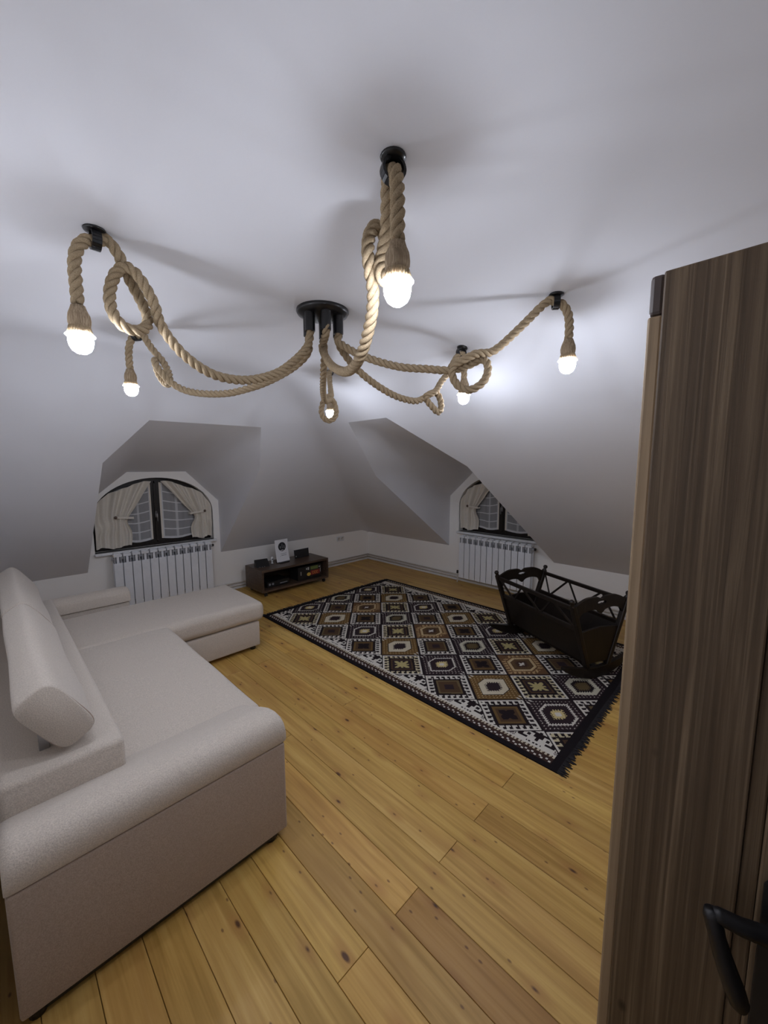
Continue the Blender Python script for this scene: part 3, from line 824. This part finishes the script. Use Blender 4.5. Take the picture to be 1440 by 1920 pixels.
B().box(-.105, -.095, -.0085, -.006, .02, .035, T).obj('silver_tag', M['silver'], r)  # small silver rectangle low on the left of the panel
B().box(-.03, .03, 0, .055, 0, .006).obj('foot', M['plastic'], r)
zi = z0+.026
r = thing('game_console', 'dark device lying on the shelf inside the media stand', 'device', (2.52, 4.50, zi), .05)
B().box(-.16, .16, -.12, .12, .004, .075).obj('case', M['plastic'], r, bevel=.006)
for x in (-.13, -.085): B().lathe([(0, 0), (.014, 0), (.014, .006), (0, .006)], n=14).obj('dial', M['print_grey'], r).matrix_local = Matrix.Translation((x, -.121, .045)) @ Matrix.Rotation(PI/2, 4, 'X')
B().box(.02, .13, -.1225, -.12, .028, .038).obj('slot', M['print_grey'], r)
for x in (-.14, .12): B().box(x, x+.02, -.1, .1, 0, .005).obj('foot', M['plastic'], r)
r = thing('game_box', 'black box with red and yellow lettering inside the media stand', 'box', (3.01, 4.46, zi), -.02)
B().box(-.20, .17, -.10, .10, .0, .180).obj('carton', M['plastic'], r, bevel=.003)
yf = -.1012
B().box(-.005, .115, yf, -.10, .125, .168).obj('green_label', M['green'], r, bevel=.0)
B().box(-.005, .145, yf, -.10, .048, .112).obj('red_band', M['red'], r)
b = B()
for x in (.035, .068, .101):
    pts = [(x+.012*math.cos(a), yf-.0008, .080+.018*math.sin(a)) for a in np.linspace(.6, 2*PI-.2, 14)]
    b.tube(pts, .0028, 5)
b.obj('lettering', M['amber'], r)
b = B(); b.prism([(.030*math.cos(a), .024*math.sin(a)) for a in np.linspace(0, 2*PI, 18, endpoint=False)], lambda a, z, d: (-.035+a, yf-.0005-d, .068+z), 0, .002); b.obj('yellow_emblem', M['yellow'], r)
for (xa, xb, za, zb_) in ((-.075, -.060, .135, .158), (-.050, -.028, .128, .165), (.128, .155, .14, .152), (.150, .156, .07, .125), (-.16, -.152, .07, .12)):
    B().box(xa, xb, yf, -.10, za, zb_).obj('silver_mark', M['silver'], r)

# ------------------------------------------------------------------ rope chandelier
CC = Vector((1.1357, 1.5056, H))
ch = thing('rope_chandelier', 'six armed rope chandelier with knotted jute ropes and lit bulbs', 'chandelier', tuple(CC))
can = B().lathe([(0, 0), (.117, 0), (.118, -.008), (.112, -.018), (.092, -.026), (.05, -.034), (0, -.036)], n=48).obj('canopy', M['black'], ch, smooth=True, angle=.9)
def smooth_path(P, step=.006):
    P = [Vector(p) for p in P]; P = [P[0]*2-P[1]] + P + [P[-1]*2-P[-2]]; out = []
    for i in range(1, len(P)-2):
        a, b_, c, d = P[i-1:i+3]; L = (c-b_).length; n = max(2, int(L/step*1.2))
        # centripetal-ish Catmull-Rom
        for k in range(n):
            t_ = k/n
            out.append(.5*((2*b_)+(c-a)*t_+(2*a-5*b_+4*c-d)*t_**2+(3*b_-a-3*c+d)*t_**3))
    out.append(P[-2])
    res = [out[0]]; acc = 0          # resample evenly
    for p, q in zip(out, out[1:]):
        L = (q-p).length; 
        while acc+L >= step:
            u = (step-acc)/L; p = p.lerp(q, u); res.append(p.copy()); L = (q-p).length; acc = 0
        acc += L
    for _ in range(2): res = [res[0]] + [(res[i-1]+res[i]*2+res[i+1])/4 for i in range(1, len(res)-1)] + [res[-1]]
    return res
def rope(P, R=.0172):
    pts = smooth_path(P); n = len(pts)
    Tn = [(pts[min(i+1, n-1)]-pts[max(i-1, 0)]).normalized() for i in range(n)]
    a = Tn[0].orthogonal().normalized(); b = B(); strands = [[], [], []]; lead = .080
    for i in range(n):
        a = (a-Tn[i]*a.dot(Tn[i])).normalized(); c = Tn[i].cross(a); ph = 2*PI*i*.006/lead
        for s in range(3):
            g = ph+s*2*PI/3; strands[s].append(pts[i]+(a*math.cos(g)+c*math.sin(g))*R*.54)
    for s in strands: b.tube([p-CC for p in s], R*.50, 8)
    return b.obj('rope', M['rope'], ch, smooth=True)
_wob = [random.uniform(-.05, .05) for _ in range(4000)]
def lamp(p):              # p = where the rope ends above the lamp
    c = p-CC
    n = 40
    holder = B().lathe([(.0, .004), (.0165, .0), (.020, -.012), (.0255, -.026), (.0275, -.040), (.027, -.052), (.0255, -.056), (.0255, -.064), (.0265, -.066), (.0275, -.076), (.022, -.078), (.0, -.074)], c, n,
                       wob=lambda j, k: (.05 if k % 2 else -.05)+_wob[(j*53+k*17) % 4000]*.6).obj('lamp_holder', M['tassel'], ch, smooth=True)
    b = B()
    for k in range(70):   # frayed ends under the binding
        a = 2*PI*k/70+random.uniform(-.03, .03); r0 = .0265; r1 = .029+random.uniform(0, .007); z1_ = -.080-random.uniform(0, .012)
        b.tube([c+Vector((r0*math.cos(a), r0*math.sin(a), -.060)), c+Vector((r1*math.cos(a), r1*math.sin(a), z1_))], [.0012, .0007], 4)
    o = b.obj('frayed_hem', M['rope'], holder); o['kind'] = 'stuff'
    B().lathe([(.022, -.079), (.036, -.083), (.038, -.0855), (.036, -.088), (.024, -.088)], c, 28).obj('bulb_rim', M['rim'], holder, smooth=True)
    B().lathe([(.016, -.081), (.027, -.0895), (.0315, -.096), (.0315, -.104), (.029, -.116), (.0235, -.127), (.013, -.135), (0, -.1375)], c, 28).obj('bulb', M['bulb'], holder, smooth=True)
def clip(q, n=Vector((0, 0, 1)), dirv=Vector((1, 0, 0))):
    mt = n.to_track_quat('Z', 'Y').to_matrix().to_4x4(); mt.translation = q-CC
    o = B().lathe([(0, .002), (.028, .002), (.030, -.002), (.028, -.006), (.014, -.009), (0, -.009)], n=24).obj('ceiling_hook', M['black'], ch, smooth=True); o.matrix_local = mt
    side = Vector((-dirv.y, dirv.x, 0))
    pts = [side*(.0255*math.sin(a)) + Vector((0, 0, -.030-.0255*math.cos(a))) for a in np.linspace(PI, 3*PI, 21)]
    bb = B()
    for pa, pb in zip(pts, pts[1:]): bb.bar(pa, pb, .006, .024, dirv)
    k = bb.obj('hook_ring', M['black'], o); 
def on_roof(px, py):
    d = ray(px, py); lo, hi = .3, 6.0
    for _ in range(50):
        m_ = (lo+hi)/2; p = CAM+d*m_
        if p.z < roof(p.x, p.y): lo = m_
        else: hi = m_
    return CAM+d*lo
ROS = {1: survey(177, 430, (0, 0, 1), H), 2: survey(737, 293, (0, 0, 1), H), 3: on_roof(1043, 552), 4: on_roof(867, 652), 5: survey(618, 690, (0, 0, 1), H), 6: survey(255, 617, (0, 0, 1), H)}
PATH = {  # pixels surveyed on the vertical plane through the canopy and the hook; third value = metres off that plane
 1: [(577, 648, 0), (555, 674, 0), (520, 699, 0), (480, 711, 0), (440, 712, 0), (395, 700, 0), (350, 670, 0), (316, 634, .004), (296, 604, .012), (286, 575, .020), (270, 545, .024), (252, 517, .020), (236, 502, .006), (222, 506, -.010), (211, 530, -.016), (208, 560, -.014), (214, 590, -.004), (232, 614, .006), (256, 621, .004), (276, 612, -.012), (282, 592, -.026), (271, 562, -.030), (254, 532, -.026), (238, 505, -.018), (224, 478, -.006), (210, 460, 0), (199, 448, 0)],
 2: [(604, 650, 0), (611, 670, 0), (625, 688, 0), (645, 697, 0), (662, 690, 0), (676, 668, 0), (687, 635, 0), (697, 590, 0), (705, 548, -.008), (710, 515, -.022), (711, 480, -.030), (707, 448, -.022), (703, 425, 0), (702, 430, .02), (706, 462, .034), (713, 505, .034), (718, 528, .016), (715, 512, -.004), (713, 480, .004), (717, 440, .010), (722, 395, .006), (727, 345, 0), (731, 322, 0)],
 3: [(633, 640, 0), (660, 658, 0), (700, 675, 0), (750, 688, 0), (800, 692, 0), (838, 694, .006), (862, 689, .018), (885, 680, .022), (903, 672, .014), (913, 680, 0), (914, 700, -.008), (903, 720, -.010), (880, 732, -.008), (860, 724, 0), (848, 704, .004), (852, 686, -.006), (870, 677, -.022), (890, 667, -.026), (906, 664, -.014), (922, 660, 0), (945, 643, 0), (985, 605, 0), (1015, 575, 0), (1033, 562, 0)],
 4: [(640, 655, 0), (665, 688, 0), (700, 718, 0), (740, 742, 0), (775, 752, 0), (793, 748, .008), (808, 740, .022), (818, 734, .014), (824, 745, 0), (826, 764, -.006), (820, 774, -.008), (810, 764, -.006), (800, 750, .0), (797, 742, -.012), (808, 738, -.024), (818, 729, -.014), (826, 718, 0), (838, 702, 0), (849, 682, 0), (858, 668, 0)],
 6: [(578, 660, 0), (555, 685, 0), (520, 707, 0), (480, 724, 0), (430, 737, 0), (380, 738, 0), (345, 731, 0), (324, 718, .012), (312, 702, .030), (301, 686, .030), (292, 676, .006), (288, 686, -.016), (294, 704, -.020), (306, 718, -.014), (318, 720, .006), (319, 708, .004), (309, 692, -.018), (298, 674, -.022), (286, 656, -.004), (276, 640, 0), (267, 627, 0)],
}
def build_arm(i):
    q = ROS[i]; d = (q-CC); d.z = 0; s_ros = d.length; d.normalize(); nrm = Vector((-d.y, d.x, 0))
    tube_top = CC + d*.072 + Vector((0, 0, -.02)); tube_bot = tube_top + Vector((0, 0, -.085))
    B().tube([tube_top-CC, tube_bot-CC], .0225, 16).obj('sleeve', M['black'], can, smooth=True, angle=.8)
    P = [tube_top + Vector((0, 0, -.03)), tube_bot + Vector((0, 0, -.01))]
    if i == 5:
        SZ = [(.10, 2.14, 0), (.18, 2.06, .010), (.30, 2.01, .018), (.42, 1.985, .018), (.52, 1.985, .010), (.60, 2.005, -.004), (.645, 2.01, -.026), (.665, 1.975, -.042), (.67, 1.935, -.046), (.67, 1.902, -.030), (.67, 1.888, 0), (.67, 1.902, .030), (.665, 1.935, .046), (.655, 1.975, .042), (.64, 2.015, .026), (.645, 2.035, -.002), (.69, 2.045, -.016), (.76, 2.075, -.014), (.84, 2.13, -.008), (.92, 2.20, 0), (.985, 2.255, 0)]
        P += [CC + d*s + nrm*o + Vector((0, 0, z-H)) for s, z, o in SZ]
    else:
        for px, py, o in PATH[i]:
            P.append(survey(px, py, nrm, nrm.dot(CC)) + nrm*o)
    z_h = q.z-.036
    P.append(Vector((q.x, q.y, z_h+.003)))
    lx = {1: .056, 2: .030, 3: .056, 4: .016, 5: .056, 6: .056}[i]
    lt = q + d*lx
    for f_, dz in ((.45, -.004), (.86, -.04), (1.0, -.085), (1.0, -.13)): P.append(Vector((q.x+d.x*lx*f_, q.y+d.y*lx*f_, z_h+dz)))
    zend = {1: 2.070, 2: 2.103, 3: 2.118, 4: 2.085, 5: 2.09, 6: 2.105}[i]
    P.append(Vector((lt.x, lt.y, zend)))
    rope(P); lamp(Vector((lt.x, lt.y, zend)))
    clip(q, Vector((.36, 0, 1)).normalized() if i == 4 else Vector((0, 0, 1)), d)
for i in range(1, 7): build_arm(i)

# ------------------------------------------------------------------ plank door standing open at the right
DX, DTOP = .80, 1.914
door = struct('door_1'); door.location = (DX, 0, 0)
pls = [(-.016, .150), (-.176, -.036), (-.336, -.178), (-.496, -.338), (-.645, -.498)]
for a, c_ in pls:
    o = B().box(0, .040, a+.001, c_-.001, .012, DTOP).obj('plank', M['door'], door, bevel=.003)
B().box(.005, .040, -.037, -.015, .012, DTOP).obj('bead', M['door'], door, bevel=.004)
B().box(.016, .036, .150, .1720, .012, DTOP-.062).obj('rebate_lip', M['lip'], door, bevel=.004)
B().box(.014, .038, .149, .1705, DTOP-.062, DTOP+.003).obj('corner_cap', M['cap'], door, bevel=.006)
B().box(.008, .034, -.64, .145, DTOP-.001, DTOP+.001).obj('top_edge', M['door'], door)
B().prism([(-.092, .68), (-.044, .68), (-.043, .955), (-.050, .972), (-.068, .980), (-.086, .972), (-.093, .955)], lambda a, z, d: (d, a, z), -.006, 0).obj('escutcheon', M['iron'], door, bevel=.0015)
h = B(); h.tube([(-.004, -.068, .893), (-.012, -.066, .893), (-.028, -.056, .894), (-.045, -.022, .899), (-.053, .002, .903), (-.056, .0085, .902)], [.020, .0155, .014, .0125, .0115, .011], 14)
h.tube([(-.054, .012, .908), (-.056, .010, .898), (-.0585, .003, .874), (-.059, -.006, .846), (-.060, -.022, .806), (-.060, -.030, .786), (-.060, -.033, .778)], [.010, .0125, .0115, .013, .0145, .013, .008], 14)
h.obj('lever_handle', M['iron'], door, smooth=True)
